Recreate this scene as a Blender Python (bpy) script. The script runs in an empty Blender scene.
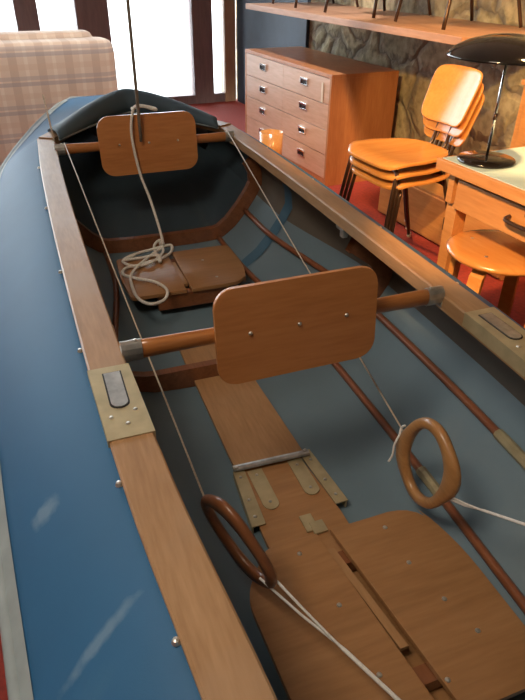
import bpy, bmesh, math, random
from mathutils import Vector, Matrix, Quaternion
random.seed(7)
SC = bpy.context.scene
COL = SC.collection
PI = math.pi
R = math.radians

# ------------------------------------------------------------------ camera
CAM_H, FPX, PITCH, ROLL = 1.22, 604.0, R(33.0), R(0.8)
fw = Vector((0, math.cos(PITCH), -math.sin(PITCH)))
up0 = Vector((0, math.sin(PITCH), math.cos(PITCH)))
rt0 = Vector((1, 0, 0))
cr, sr = math.cos(ROLL), math.sin(ROLL)
rt = cr * rt0 + sr * up0
up = -sr * rt0 + cr * up0
cam_d = bpy.data.cameras.new('camera')
cam_d.sensor_fit = 'VERTICAL'
cam_d.sensor_height = 36
cam_d.sensor_width = 27
cam_d.lens = FPX * 36 / 700
cam_d.clip_start = 0.02
cam = bpy.data.objects.new('camera', cam_d)
COL.objects.link(cam)
m3 = Matrix((rt, up, -fw)).transposed()
cam.matrix_world = Matrix.Translation((0, 0, CAM_H)) @ m3.to_4x4()
SC.camera = cam

# frames of reference: the boat and the room
GZ = CAM_H - 0.65                       # height of the gunwale above the floor
AZ = R(20.9)
BOAT_O = Vector((0.068, 1.124, 0))
BA = Vector((-math.sin(AZ), math.cos(AZ), 0))      # towards the bow
BV = Vector((math.cos(AZ), math.sin(AZ), 0))       # to starboard
RZ = R(25.4)
RS = Vector((-math.sin(RZ), math.cos(RZ), 0))      # room axis towards the windows
RT = Vector((math.cos(RZ), math.sin(RZ), 0))       # room axis towards the stone wall

def boat_w(v, u, z):
    return BOAT_O + BV * v + BA * u + Vector((0, 0, GZ + z))
def room_w(t, s, z=0):
    return RT * t + RS * s + Vector((0, 0, z))
ROOM_ROT = RZ

# ------------------------------------------------------------------ mesh helpers
def obj(name, bm, mat, parent=None, smooth=False, loc=None):
    bmesh.ops.recalc_face_normals(bm, faces=bm.faces)
    me = bpy.data.meshes.new(name)
    bm.to_mesh(me); bm.free()
    if smooth:
        for p in me.polygons: p.use_smooth = True
    if mat: me.materials.append(mat)
    o = bpy.data.objects.new(name, me)
    COL.objects.link(o)
    if parent: o.parent = parent
    if loc is not None: o.location = loc
    return o

def empty(name, loc=(0, 0, 0), rz=0.0):
    o = bpy.data.objects.new(name, None)
    o.empty_display_size = 0.1
    COL.objects.link(o)
    o.location = loc
    o.rotation_euler = (0, 0, rz)
    return o

def tag(o, label, cat, group=None):
    o['label'] = label; o['category'] = cat
    if group: o['group'] = group
    return o

def struct(o):
    o['kind'] = 'structure'
    return o

def copy_tree(o, parent=None):
    c = o.copy(); COL.objects.link(c)
    c.parent = parent
    for ch in list(o.children): copy_tree(ch, c)
    return c

def add_box(bm, c, s, rot=None, bevel=0.0):
    r = bmesh.ops.create_cube(bm, size=1.0)
    vs = r['verts']
    M = Matrix.Translation(c) @ (rot.to_4x4() if rot else Matrix.Identity(4)) @ Matrix.Diagonal((s[0], s[1], s[2], 1))
    bmesh.ops.transform(bm, matrix=M, verts=vs)
    if bevel > 0:
        es = list({e for v in vs for e in v.link_edges})
        bmesh.ops.bevel(bm, geom=es, offset=bevel, segments=2, affect='EDGES', profile=0.7)
    return bm

def box(c, s, rot=None, bevel=0.0):
    return add_box(bmesh.new(), c, s, rot, bevel)

def span(x0, x1, y0, y1, z0, z1, bevel=0.0, bm=None):
    return add_box(bm or bmesh.new(), ((x0+x1)/2, (y0+y1)/2, (z0+z1)/2), (abs(x1-x0), abs(y1-y0), abs(z1-z0)), None, bevel)

def add_tube(bm, pts, rad, n=8, closed=False, flat=None):
    pts = [Vector(p) for p in pts]
    N = len(pts)
    rads = rad if isinstance(rad, (list, tuple)) else [rad] * N
    rings = []
    ref = None
    for i, p in enumerate(pts):
        if closed:
            t = (pts[(i+1) % N] - pts[i-1]).normalized()
        else:
            t = (pts[min(i+1, N-1)] - pts[max(i-1, 0)]).normalized()
        if ref is None:
            ref = Vector((0, 0, 1)) if abs(t.z) < 0.9 else Vector((1, 0, 0))
        a = (ref - t * ref.dot(t)).normalized()
        b = t.cross(a)
        ref = a
        fa, fb = flat if flat else (1, 1)
        rings.append([bm.verts.new(p + (a*fa*math.cos(2*PI*k/n) + b*fb*math.sin(2*PI*k/n)) * rads[i]) for k in range(n)])
    for i in range(N if closed else N-1):
        A, B = rings[i], rings[(i+1) % N]
        for k in range(n):
            bm.faces.new((A[k], A[(k+1) % n], B[(k+1) % n], B[k]))
    if not closed:
        bm.faces.new(rings[0]); bm.faces.new(rings[-1][::-1])
    return bm

def tube(pts, rad, n=8, closed=False, flat=None):
    return add_tube(bmesh.new(), pts, rad, n, closed, flat)

def smooth_path(ctrl, n=8, closed=False):
    c = [Vector(p) for p in ctrl]
    out = []
    N = len(c)
    rng = N if closed else N-1
    for i in range(rng):
        if closed:
            p0, p1, p2, p3 = c[i-1], c[i], c[(i+1) % N], c[(i+2) % N]
        else:
            p0, p1, p2, p3 = c[max(i-1, 0)], c[i], c[i+1], c[min(i+2, N-1)]
        for k in range(n):
            t = k / n
            out.append(0.5*((2*p1) + (p2-p0)*t + (2*p0-5*p1+4*p2-p3)*t*t + (3*p1-p0-3*p2+p3)*t**3))
    if not closed: out.append(c[-1])
    return out

def add_prism(bm, outline, o, ax, ay, th, bevel=0.0):
    """outline of 2-D points extruded by th along ax x ay; o is the origin"""
    o, ax, ay = Vector(o), Vector(ax), Vector(ay)
    n = ax.cross(ay).normalized() * th
    a = [bm.verts.new(o + ax*x + ay*y) for x, y in outline]
    b = [bm.verts.new(o + ax*x + ay*y + n) for x, y in outline]
    f1 = bm.faces.new(a); f2 = bm.faces.new(b[::-1])
    N = len(a)
    for i in range(N):
        bm.faces.new((a[i], a[(i+1) % N], b[(i+1) % N], b[i]))
    if bevel > 0:
        es = list(f1.edges) + list(f2.edges)
        bmesh.ops.bevel(bm, geom=es, offset=bevel, segments=2, affect='EDGES', profile=0.7)
    return bm

def prism(outline, o, ax, ay, th, bevel=0.0):
    return add_prism(bmesh.new(), outline, o, ax, ay, th, bevel)

def round_rect(w, h, r, n=6):
    out = []
    for cx, cy, a0 in ((w/2-r, h/2-r, 0), (-w/2+r, h/2-r, PI/2), (-w/2+r, -h/2+r, PI), (w/2-r, -h/2+r, 1.5*PI)):
        for k in range(n+1):
            a = a0 + PI/2*k/n
            out.append((cx + r*math.cos(a), cy + r*math.sin(a)))
    return out

def round_poly(pts, rr, n=5):
    """pts (x,y); rr radius per corner"""
    out = []
    N = len(pts)
    for i in range(N):
        p = Vector(pts[i]).to_2d() if len(pts[i]) == 3 else Vector(pts[i])
        a = Vector(pts[i-1]); b = Vector(pts[(i+1) % N])
        r = rr[i]
        if r <= 0: out.append(tuple(p)); continue
        p0 = p + (a-p).normalized()*r; p2 = p + (b-p).normalized()*r
        for k in range(n+1):
            t = k/n
            q = p0*(1-t)**2 + p*2*t*(1-t) + p2*t*t
            out.append(tuple(q))
    return out

def loft(rows, bm=None, closed=False):
    bm = bm or bmesh.new()
    vr = [[bm.verts.new(p) for p in row] for row in rows]
    for A, B in zip(vr[:-1], vr[1:]):
        n = len(A)
        for k in range(n if closed else n-1):
            try: bm.faces.new((A[k], A[(k+1) % n], B[(k+1) % n], B[k]))
            except ValueError: pass
    return bm

def lathe(prof, n=32, c=(0, 0, 0), bm=None):
    bm = bm or bmesh.new()
    c = Vector(c)
    rings = []
    for r, z in prof:
        if r < 1e-6: rings.append([bm.verts.new(c + Vector((0, 0, z)))])
        else: rings.append([bm.verts.new(c + Vector((r*math.cos(2*PI*k/n), r*math.sin(2*PI*k/n), z))) for k in range(n)])
    for A, B in zip(rings[:-1], rings[1:]):
        for k in range(n):
            a = A[k % len(A)], A[(k+1) % len(A)]
            b = B[k % len(B)], B[(k+1) % len(B)]
            vs = []
            for v in (a[0], a[1], b[1], b[0]):
                if v not in vs: vs.append(v)
            if len(vs) > 2: bm.faces.new(vs)
    return bm

def solid(o, th, off=0):
    m = o.modifiers.new('thickness', 'SOLIDIFY'); m.thickness = th; m.offset = off
    return o

def interp(x, tab):
    if x <= tab[0][0]: return tab[0][1]
    for (x0, y0), (x1, y1) in zip(tab[:-1], tab[1:]):
        if x <= x1:
            t = (x-x0)/(x1-x0); 
            return y0 + (y1-y0)*t
    return tab[-1][1]

def catmull(x, tab):
    n = len(tab)
    if x <= tab[0][0]: return tab[0][1]
    if x >= tab[-1][0]: return tab[-1][1]
    for i in range(n-1):
        if x <= tab[i+1][0]:
            x1, y1 = tab[i]; x2, y2 = tab[i+1]
            x0, y0 = tab[max(i-1, 0)]; x3, y3 = tab[min(i+2, n-1)]
            m1 = (y2-y0)/(x2-x0); m2 = (y3-y1)/(x3-x1)
            h = x2-x1; t = (x-x1)/h
            return (2*t**3-3*t*t+1)*y1 + (t**3-2*t*t+t)*h*m1 + (-2*t**3+3*t*t)*y2 + (t**3-t*t)*h*m2

# ------------------------------------------------------------------ materials
def new_mat(name):
    m = bpy.data.materials.new(name); m.use_nodes = True
    nt = m.node_tree
    return m, nt, nt.nodes['Principled BSDF']

def N(nt, t, **kw):
    n = nt.nodes.new(t)
    for k, v in kw.items(): setattr(n, k, v)
    return n

def ramp(nt, stops):
    r = N(nt, 'ShaderNodeValToRGB')
    e = r.color_ramp.elements
    while len(e) < len(stops): e.new(0.5)
    for el, (p, c) in zip(e, stops):
        el.position = p; el.color = (*c, 1)
    return r

def mat_wood(name, c0, c1, c2, axis='Y', rough=0.35, scale=9.0, coat=0.3, spec=0.5, wear=None):
    m, nt, b = new_mat(name)
    tc = N(nt, 'ShaderNodeTexCoord')
    mp = N(nt, 'ShaderNodeMapping')
    st = {'X': (0.12, 1, 1), 'Y': (1, 0.12, 1), 'Z': (1, 1, 0.12)}[axis]
    mp.inputs['Scale'].default_value = [scale*q for q in st]
    nt.links.new(tc.outputs['Object'], mp.inputs['Vector'])
    n1 = N(nt, 'ShaderNodeTexNoise'); n1.inputs['Scale'].default_value = 2.2; n1.inputs['Detail'].default_value = 6; n1.inputs['Distortion'].default_value = 1.2
    nt.links.new(mp.outputs['Vector'], n1.inputs['Vector'])
    n2 = N(nt, 'ShaderNodeTexNoise'); n2.inputs['Scale'].default_value = 16; n2.inputs['Detail'].default_value = 4
    nt.links.new(mp.outputs['Vector'], n2.inputs['Vector'])
    mx = N(nt, 'ShaderNodeMath', operation='MULTIPLY_ADD'); mx.inputs[1].default_value = 0.45
    nt.links.new(n2.outputs['Fac'], mx.inputs[0])
    m2 = N(nt, 'ShaderNodeMath', operation='MULTIPLY'); m2.inputs[1].default_value = 0.6
    nt.links.new(n1.outputs['Fac'], m2.inputs[0]); nt.links.new(m2.outputs[0], mx.inputs[2])
    r = ramp(nt, [(0.3, c0), (0.52, c1), (0.75, c2)])
    nt.links.new(mx.outputs[0], r.inputs['Fac'])
    col = r.outputs['Color']
    if wear:
        n3 = N(nt, 'ShaderNodeTexNoise'); n3.inputs['Scale'].default_value = 5; n3.inputs['Detail'].default_value = 5
        nt.links.new(tc.outputs['Object'], n3.inputs['Vector'])
        rr = ramp(nt, [(0.5, (0, 0, 0)), (0.72, (1, 1, 1))])
        nt.links.new(n3.outputs['Fac'], rr.inputs['Fac'])
        mm = N(nt, 'ShaderNodeMixRGB'); mm.inputs['Color2'].default_value = (*wear, 1)
        nt.links.new(rr.outputs['Color'], mm.inputs['Fac']); nt.links.new(col, mm.inputs['Color1'])
        col = mm.outputs['Color']
    nt.links.new(col, b.inputs['Base Color'])
    b.inputs['Roughness'].default_value = rough
    b.inputs['Coat Weight'].default_value = coat
    b.inputs['Coat Roughness'].default_value = 0.2
    b.inputs['Specular IOR Level'].default_value = spec
    bp = N(nt, 'ShaderNodeBump'); bp.inputs['Strength'].default_value = 0.08; bp.inputs['Distance'].default_value = 0.002
    nt.links.new(n2.outputs['Fac'], bp.inputs['Height']); nt.links.new(bp.outputs['Normal'], b.inputs['Normal'])
    return m

def mat_plain(name, c, rough=0.5, metal=0.0, var=0.12, nscale=20, coat=0.0, spec=0.5, bump=0.0):
    m, nt, b = new_mat(name)
    tc = N(nt, 'ShaderNodeTexCoord')
    n1 = N(nt, 'ShaderNodeTexNoise'); n1.inputs['Scale'].default_value = nscale; n1.inputs['Detail'].default_value = 4
    nt.links.new(tc.outputs['Object'], n1.inputs['Vector'])
    r = ramp(nt, [(0.3, [q*(1-var) for q in c]), (0.7, [min(1, q*(1+var)) for q in c])])
    nt.links.new(n1.outputs['Fac'], r.inputs['Fac']); nt.links.new(r.outputs['Color'], b.inputs['Base Color'])
    b.inputs['Roughness'].default_value = rough; b.inputs['Metallic'].default_value = metal
    b.inputs['Coat Weight'].default_value = coat; b.inputs['Specular IOR Level'].default_value = spec
    if bump:
        bp = N(nt, 'ShaderNodeBump'); bp.inputs['Strength'].default_value = bump; bp.inputs['Distance'].default_value = 0.004
        nt.links.new(n1.outputs['Fac'], bp.inputs['Height']); nt.links.new(bp.outputs['Normal'], b.inputs['Normal'])
    return m

def mat_canvas(name, c, worn, rough=0.5, weave=500, wear_lo=0.62):
    m, nt, b = new_mat(name)
    tc = N(nt, 'ShaderNodeTexCoord')
    n1 = N(nt, 'ShaderNodeTexNoise'); n1.inputs['Scale'].default_value = 3.0; n1.inputs['Detail'].default_value = 6; n1.inputs['Distortion'].default_value = .6
    nt.links.new(tc.outputs['Object'], n1.inputs['Vector'])
    r = ramp(nt, [(0.35, c), (wear_lo, [q*1.12 for q in c]), (0.85, worn)])
    nt.links.new(n1.outputs['Fac'], r.inputs['Fac']); nt.links.new(r.outputs['Color'], b.inputs['Base Color'])
    b.inputs['Roughness'].default_value = rough
    n2 = N(nt, 'ShaderNodeTexNoise'); n2.inputs['Scale'].default_value = weave; n2.inputs['Detail'].default_value = 1
    nt.links.new(tc.outputs['Object'], n2.inputs['Vector'])
    bp = N(nt, 'ShaderNodeBump'); bp.inputs['Strength'].default_value = 0.12; bp.inputs['Distance'].default_value = 0.001
    nt.links.new(n2.outputs['Fac'], bp.inputs['Height']); nt.links.new(bp.outputs['Normal'], b.inputs['Normal'])
    return m

def add_scuffs(m, scuffs, col):
    nt = m.node_tree; b = nt.nodes['Principled BSDF']
    src = b.inputs['Base Color'].links[0].from_socket
    tc = N(nt, 'ShaderNodeTexCoord')
    nz = N(nt, 'ShaderNodeTexNoise'); nz.inputs['Scale'].default_value = 60; nz.inputs['Detail'].default_value = 4
    nt.links.new(tc.outputs['Object'], nz.inputs['Vector'])
    for (x, y, rx, ry, rot, amt) in scuffs:
        mp = N(nt, 'ShaderNodeMapping', vector_type='TEXTURE')
        mp.inputs['Location'].default_value = (x, y, 0); mp.inputs['Rotation'].default_value = (0, 0, rot); mp.inputs['Scale'].default_value = (rx, ry, 1000)
        nt.links.new(tc.outputs['Object'], mp.inputs['Vector'])
        ln = N(nt, 'ShaderNodeVectorMath', operation='LENGTH'); nt.links.new(mp.outputs[0], ln.inputs[0])
        ad = N(nt, 'ShaderNodeMath', operation='MULTIPLY_ADD'); ad.inputs[1].default_value = .9; nt.links.new(nz.outputs['Fac'], ad.inputs[0]); nt.links.new(ln.outputs['Value'], ad.inputs[2])
        rr = ramp(nt, [(.55, (amt, amt, amt)), (1.0, (0, 0, 0))]); 
        hf = N(nt, 'ShaderNodeMath', operation='MULTIPLY'); hf.inputs[1].default_value = .72; nt.links.new(ad.outputs[0], hf.inputs[0]); nt.links.new(hf.outputs[0], rr.inputs['Fac'])
        mx = N(nt, 'ShaderNodeMixRGB'); mx.inputs['Color2'].default_value = (*col, 1)
        nt.links.new(rr.outputs['Color'], mx.inputs['Fac']); nt.links.new(src, mx.inputs['Color1']); src = mx.outputs['Color']
    nt.links.new(src, b.inputs['Base Color'])

def mat_stone(name):
    m, nt, b = new_mat(name)
    tc = N(nt, 'ShaderNodeTexCoord')
    nz = N(nt, 'ShaderNodeTexNoise'); nz.inputs['Scale'].default_value = 3; nz.inputs['Detail'].default_value = 5
    nt.links.new(tc.outputs['Object'], nz.inputs['Vector'])
    add = N(nt, 'ShaderNodeVectorMath', operation='MULTIPLY_ADD'); add.inputs[1].default_value = (.35, .35, .35)
    nt.links.new(nz.outputs['Color'], add.inputs[0]); nt.links.new(tc.outputs['Object'], add.inputs[2])
    mp = N(nt, 'ShaderNodeMapping'); mp.inputs['Scale'].default_value = (2.6, 2.4, 3.4)
    nt.links.new(add.outputs[0], mp.inputs['Vector'])
    v = N(nt, 'ShaderNodeTexVoronoi', feature='DISTANCE_TO_EDGE'); v.inputs['Scale'].default_value = 1
    v2 = N(nt, 'ShaderNodeTexVoronoi', feature='F1'); v2.inputs['Scale'].default_value = 1
    nt.links.new(mp.outputs[0], v.inputs['Vector']); nt.links.new(mp.outputs[0], v2.inputs['Vector'])
    n2 = N(nt, 'ShaderNodeTexNoise'); n2.inputs['Scale'].default_value = 22; n2.inputs['Detail'].default_value = 8
    nt.links.new(tc.outputs['Object'], n2.inputs['Vector'])
    r = ramp(nt, [(0.28, (.32, .275, .18)), (0.5, (.58, .50, .32)), (0.75, (.74, .67, .46))])
    nt.links.new(n2.outputs['Fac'], r.inputs['Fac'])
    sep = N(nt, 'ShaderNodeSeparateColor'); nt.links.new(v2.outputs['Color'], sep.inputs[0])
    tone = ramp(nt, [(0.0, (.62, .62, .62)), (1.0, (1, .97, .9))]); nt.links.new(sep.outputs[0], tone.inputs['Fac'])
    mul = N(nt, 'ShaderNodeMixRGB', blend_type='MULTIPLY'); mul.inputs['Fac'].default_value = 1
    nt.links.new(r.outputs['Color'], mul.inputs['Color1']); nt.links.new(tone.outputs['Color'], mul.inputs['Color2'])
    ed = ramp(nt, [(0.0, (0, 0, 0)), (0.12, (1, 1, 1))]); nt.links.new(v.outputs['Distance'], ed.inputs['Fac'])
    mo = N(nt, 'ShaderNodeMixRGB'); mo.inputs['Color1'].default_value = (.26, .22, .16, 1)
    nt.links.new(ed.outputs['Color'], mo.inputs['Fac']); nt.links.new(mul.outputs['Color'], mo.inputs['Color2'])
    nt.links.new(mo.outputs['Color'], b.inputs['Base Color'])
    b.inputs['Roughness'].default_value = .9
    h = N(nt, 'ShaderNodeMath', operation='MULTIPLY_ADD'); h.inputs[1].default_value = .35
    nt.links.new(n2.outputs['Fac'], h.inputs[0]); nt.links.new(ed.outputs['Color'], h.inputs[2])
    bp = N(nt, 'ShaderNodeBump'); bp.inputs['Strength'].default_value = .8; bp.inputs['Distance'].default_value = .02
    nt.links.new(h.outputs[0], bp.inputs['Height']); nt.links.new(bp.outputs['Normal'], b.inputs['Normal'])
    return m

def mat_plaid(name):
    m, nt, b = new_mat(name)
    tc = N(nt, 'ShaderNodeTexCoord')
    sx = N(nt, 'ShaderNodeSeparateXYZ'); nt.links.new(tc.outputs['Object'], sx.inputs[0])
    def stripe(src, period, lo, hi, off=0.0):
        a = N(nt, 'ShaderNodeMath', operation='ADD'); a.inputs[1].default_value = 10 + off
        nt.links.new(src, a.inputs[0])
        d = N(nt, 'ShaderNodeMath', operation='DIVIDE'); d.inputs[1].default_value = period
        nt.links.new(a.outputs[0], d.inputs[0])
        f = N(nt, 'ShaderNodeMath', operation='FRACT'); nt.links.new(d.outputs[0], f.inputs[0])
        g = N(nt, 'ShaderNodeMath', operation='COMPARE'); g.inputs[1].default_value = (lo+hi)/2; g.inputs[2].default_value = (hi-lo)/2
        nt.links.new(f.outputs[0], g.inputs[0])
        return g.outputs[0]
    def over(base, fac, c, amt):
        k = N(nt, 'ShaderNodeMath', operation='MULTIPLY'); k.inputs[1].default_value = amt
        nt.links.new(fac, k.inputs[0])
        mx = N(nt, 'ShaderNodeMixRGB'); mx.inputs['Color2'].default_value = (*c, 1)
        nt.links.new(k.outputs[0], mx.inputs['Fac']); nt.links.new(base, mx.inputs['Color1'])
        return mx.outputs['Color']
    rgb = N(nt, 'ShaderNodeRGB'); rgb.outputs[0].default_value = (.68, .57, .49, 1)
    c = rgb.outputs[0]
    x, z = sx.outputs['X'], sx.outputs['Z']
    c = over(c, stripe(x, .16, .0, .30), (.46, .34, .28), .45)
    c = over(c, stripe(x, .16, .55, .68), (.78, .70, .62), .6)
    c = over(c, stripe(z, .16, .0, .14), (.36, .33, .37), .6)
    c = over(c, stripe(z, .16, .20, .34), (.40, .36, .39), .5)
    c = over(c, stripe(z, .16, .55, .75), (.62, .47, .38), .4)
    nt.links.new(c, b.inputs['Base Color'])
    b.inputs['Roughness'].default_value = .95; b.inputs['Specular IOR Level'].default_value = .1
    b.inputs['Sheen Weight'].default_value = .3
    return m

def mat_glass(name):
    m, nt, b = new_mat(name)
    nt.nodes.remove(b)
    out = nt.nodes['Material Output']
    t = N(nt, 'ShaderNodeBsdfTransparent'); t.inputs[0].default_value = (.96, .98, .98, 1)
    g = N(nt, 'ShaderNodeBsdfGlossy'); g.inputs['Roughness'].default_value = .02
    f = N(nt, 'ShaderNodeFresnel'); f.inputs[0].default_value = 1.4
    mx = N(nt, 'ShaderNodeMixShader')
    nt.links.new(f.outputs[0], mx.inputs[0]); nt.links.new(t.outputs[0], mx.inputs[1]); nt.links.new(g.outputs[0], mx.inputs[2])
    nt.links.new(mx.outputs[0], out.inputs['Surface'])
    return m

W_GUN = mat_wood('worn_varnished_gunwale', (.29, .155, .070), (.38, .215, .10), (.47, .28, .14), 'Y', .48, 10, .15, wear=(.40, .255, .15))
W_RED = mat_wood('varnished_mahogany_ply', (.44, .16, .045), (.55, .215, .065), (.62, .27, .09), 'X', .33, 7, .4)
W_BAR = mat_wood('varnished_bar', (.36, .12, .03), (.47, .18, .05), (.55, .24, .08), 'X', .3, 9, .5)
W_FLOOR = mat_wood('floorboard_ply', (.33, .175, .075), (.42, .23, .10), (.50, .285, .135), 'Y', .42, 8, .2)
W_SEAT = mat_wood('seat_ply', (.30, .145, .055), (.38, .19, .075), (.45, .235, .10), 'X', .42, 6, .2)
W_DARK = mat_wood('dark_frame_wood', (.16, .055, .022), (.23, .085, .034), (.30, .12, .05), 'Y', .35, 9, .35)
W_STR = mat_wood('stringer_wood', (.19, .06, .024), (.27, .09, .036), (.34, .13, .055), 'Y', .35, 12, .35)
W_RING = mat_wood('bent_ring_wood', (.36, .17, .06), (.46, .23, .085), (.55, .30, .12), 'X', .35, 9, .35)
W_TEAK = mat_wood('teak_veneer', (.36, .13, .045), (.45, .175, .065), (.53, .23, .09), 'Z', .42, 6, .2)
W_TEAKF = mat_wood('teak_drawer_front', (.50, .29, .18), (.60, .37, .25), (.68, .45, .32), 'Y', .35, 6, .3)  # paler than the carcass teak, daylight on the fronts painted in
W_CHAIR = mat_wood('beech_ply', (.54, .21, .05), (.63, .275, .07), (.70, .34, .10), 'Y', .22, 5, .6)
W_DESK = mat_wood('desk_teak', (.46, .20, .06), (.56, .26, .085), (.64, .33, .12), 'Y', .4, 7, .2)
W_SHELF = mat_wood('shelf_board', (.34, .17, .10), (.43, .235, .145), (.52, .30, .20), 'Y', .5, 6, .1)
W_FRAME = mat_wood('window_frame_wood', (.17, .12, .12), (.22, .155, .15), (.27, .19, .18), 'Z', .55, 6, 0)
W_JAMB = mat_wood('window_jamb_wood', (.36, .22, .13), (.44, .28, .17), (.5, .33, .2), 'Z', .55, 6, 0)
M_DECK = mat_canvas('blue_deck_canvas', (.018, .108, .240), (.05, .16, .29), .6, 500, .66)
M_COVER = mat_canvas('dark_blue_cover_canvas', (.05, .085, .11), (.10, .14, .17), .6)
M_LINING = mat_canvas('grey_blue_rubber_lining', (.140, .208, .252), (.22, .27, .285), .55, 300, .6)
M_BAND = mat_canvas('blue_reinforcing_band', (.045, .12, .19), (.09, .17, .23), .55, 300)
M_SIDE = mat_canvas('shade_brown_lining', (.115, .098, .078), (.16, .13, .10), .7, 300)  # upper hull sides browned: gunwale shade and wood bounce painted in
M_NAVYC = mat_canvas('navy_bow_lining', (.030, .052, .068), (.05, .075, .09), .7, 300)  # bow lining drawn darker than the hull lining
M_HULL = mat_plain('grey_rubber_hull', (.16, .17, .18), .6)
M_STRIP = mat_plain('pale_rubbing_strip', (.30, .35, .36), .55, 0, .15, 12)
M_BRASS = mat_plain('aged_brass', (.50, .42, .25), .45, .4, .14, 25)
M_STEEL = mat_plain('dull_steel', (.55, .55, .52), .35, .85, .25, 40)
M_SCREW = mat_plain('screw_metal', (.72, .70, .64), .3, .8, .1, 40)
M_ROPE = mat_plain('white_rope', (.80, .77, .70), .85, 0, .2, 300, bump=.4)
M_ROPED = mat_plain('dark_rope', (.20, .165, .13), .9, 0, .25, 300, bump=.4)
M_CORD = mat_plain('pale_cord', (.60, .52, .42), .8, 0, .2, 200)
M_CORDW = mat_plain('white_cord', (.85, .83, .80), .8, 0, .1, 200)
M_BLACK = mat_plain('black_recess', (.012, .011, .010), .5, 0, .1)
M_LAMP = mat_plain('black_gloss_enamel', (.012, .010, .009), .12, 0, .1, coat=.5)
M_CHROME = mat_plain('chrome', (.85, .85, .85), .1, 1.0, .03)
M_TUBE = mat_plain('brown_steel_tube', (.085, .05, .035), .3, .6, .1)
M_RUBBER = mat_plain('pale_rubber_tip', (.60, .55, .48), .7)
M_LINO = mat_plain('pale_blue_linoleum', (.44, .62, .66), .35, 0, .05, 8)
M_RED = mat_plain('red_carpet', (.26, .026, .014), .85, 0, .2, 60, bump=.3)
M_WHITE = mat_plain('plaster', (.46, .42, .36), .9, 0, .05, 8)
M_CEIL = mat_plain('ceiling_plaster', (.55, .52, .47), .9, 0, .05, 8)
M_NAVY = mat_plain('navy_wall_shade', (.035, .06, .10), .6, 0, .15, 8)
M_PAPER = mat_plain('paper_tag', (.72, .62, .50), .8)
M_OUT = mat_plain('pale_paving', (.6, .6, .58), .9, 0, .08, 2)
M_STONE = mat_stone('rough_stone_wall')
M_PLAID = mat_plaid('plaid_upholstery')
M_GLASS = mat_glass('window_glass')

# ------------------------------------------------------------------ THE ROOM
T0, T1, S0, S1, CEIL = -3.2, 2.56, -2.8, 6.0, 2.7
room_r = lambda nm, bm, mat: struct(_rot(obj(nm, bm, mat)))
def _rot(o):
    o.rotation_euler = (0, 0, ROOM_ROT); return o
room_r('floor', span(T0-.1, T1+.1, S0-.1, S1+.1, -.1, 0), M_RED)
room_r('ceiling', span(T0-.1, T1+.1, S0-.1, S1+.1, CEIL, CEIL+.1), M_CEIL)
room_r('wall_right', span(T1, T1+.15, S0, S1+.1, 0, CEIL), M_STONE)
room_r('wall_left', span(T0-.1, T0, S0, S1+.1, 0, CEIL), M_WHITE)
room_r('wall_back', span(T0, T1, S0-.1, S0, 0, CEIL), M_WHITE)
room_r('wall_front', span(T0, T1, S1, S1+.12, 2.35, CEIL), M_WHITE)
room_r('ground_outside', span(-30, 30, S1+.15, 60, -.14, -.04), M_OUT)
# navy sheet painting in the stone wall's shade beside the windows
room_r('trim_1', span(T1-.03, T1-.002, 4.62, S1, 0, CEIL), M_NAVY)
# glazed front: timber posts with panes between them
posts = [(-3.2, -3.05), (-2.2, -2.04), (-1.2, -1.04), (-.30, -.14), (.555, .735), (1.045, 1.325), (2.085, 2.285), (2.405, 2.52)]
for i in range(7):
    w = struct(empty('window_%d' % (i+1), (0, 0, 0), ROOM_ROT))
    a, b = posts[i][1], posts[i+1][0]
    o = obj('frame', span(posts[i+1][0], posts[i+1][1], S1+.005, S1+.115, 0, 2.35, .006), W_JAMB if i == 6 else W_FRAME, w)
    rail = span(a, b, S1+.02, S1+.09, 0, .08, .004)
    span(a, b, S1+.02, S1+.09, 2.27, 2.35, .004, rail)
    obj('rail', rail, W_FRAME, w)
    obj('pane', span(a, b, S1+.05, S1+.056, .08, 2.27), M_GLASS, w)
room_r('trim_2', span(posts[0][0], posts[0][1], S1+.005, S1+.115, 0, 2.35, .006), W_FRAME)

# ------------------------------------------------------------------ THE BOAT
boat = empty('folding_kayak', BOAT_O, AZ)
tag(boat, 'long blue canvas folding kayak with wooden coaming and open two seat cockpit', 'kayak')
def B(name, bm, mat, parent=None, smooth=False):
    # boat meshes are made with z measured from the gunwale; shift them up to the floor frame
    bmesh.ops.translate(bm, verts=bm.verts, vec=(0, 0, GZ))
    return obj(name, bm, mat, parent or boat, smooth)

SHEER = [(-2.55, .03), (-2.3, .14), (-1.9, .32), (-1.5, .47), (-1.1, .56), (-.6, .602), (0, .648), (.7, .657), (1.3, .650), (1.8, .600), (2.14, .50), (2.47, .355), (2.64, .215), (2.78, .10), (2.86, .02)]
SHZ = [(-2.55, -.03), (-1.9, -.09), (-1.2, -.14), (0, -.168), (.9, -.170), (1.3, -.160), (1.8, -.135), (2.14, -.10), (2.47, -.050), (2.64, -.008), (2.86, -.06)]
GO = [(-1.3, .36), (-.7, .400), (-.4, .425), (0, .440), (.7, .448), (1.3, .445), (1.76, .432)]
GW = .072
KEEL = [(-2.55, -.30), (-2.2, -.52), (-1.8, -.568), (2.0, -.568), (2.5, -.52), (2.8, -.40), (2.92, -.2)]
LFZ = [(-1.6, -.44), (-.8, -.50), (.75, -.505), (1.4, -.49)]
LSEC = [(0, -.50), (.22, -.492), (.34, -.455), (.43, -.40), (.50, -.32), (.548, -.25), (.562, -.205), (.53, -.125), (.44, -.05), (.40, -.034)]
def sheer(u): return max(.02, catmull(u, SHEER))
def shz(u): return catmull(u, SHZ)
def gout(u):
    if u > 1.76: return max(0.0, .432*(1-(u-1.76)/(2.45-1.76)))
    if u < -1.3: return max(0.0, .36*(1-(-1.3-u)/.6))
    return catmull(u, GO)
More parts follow.
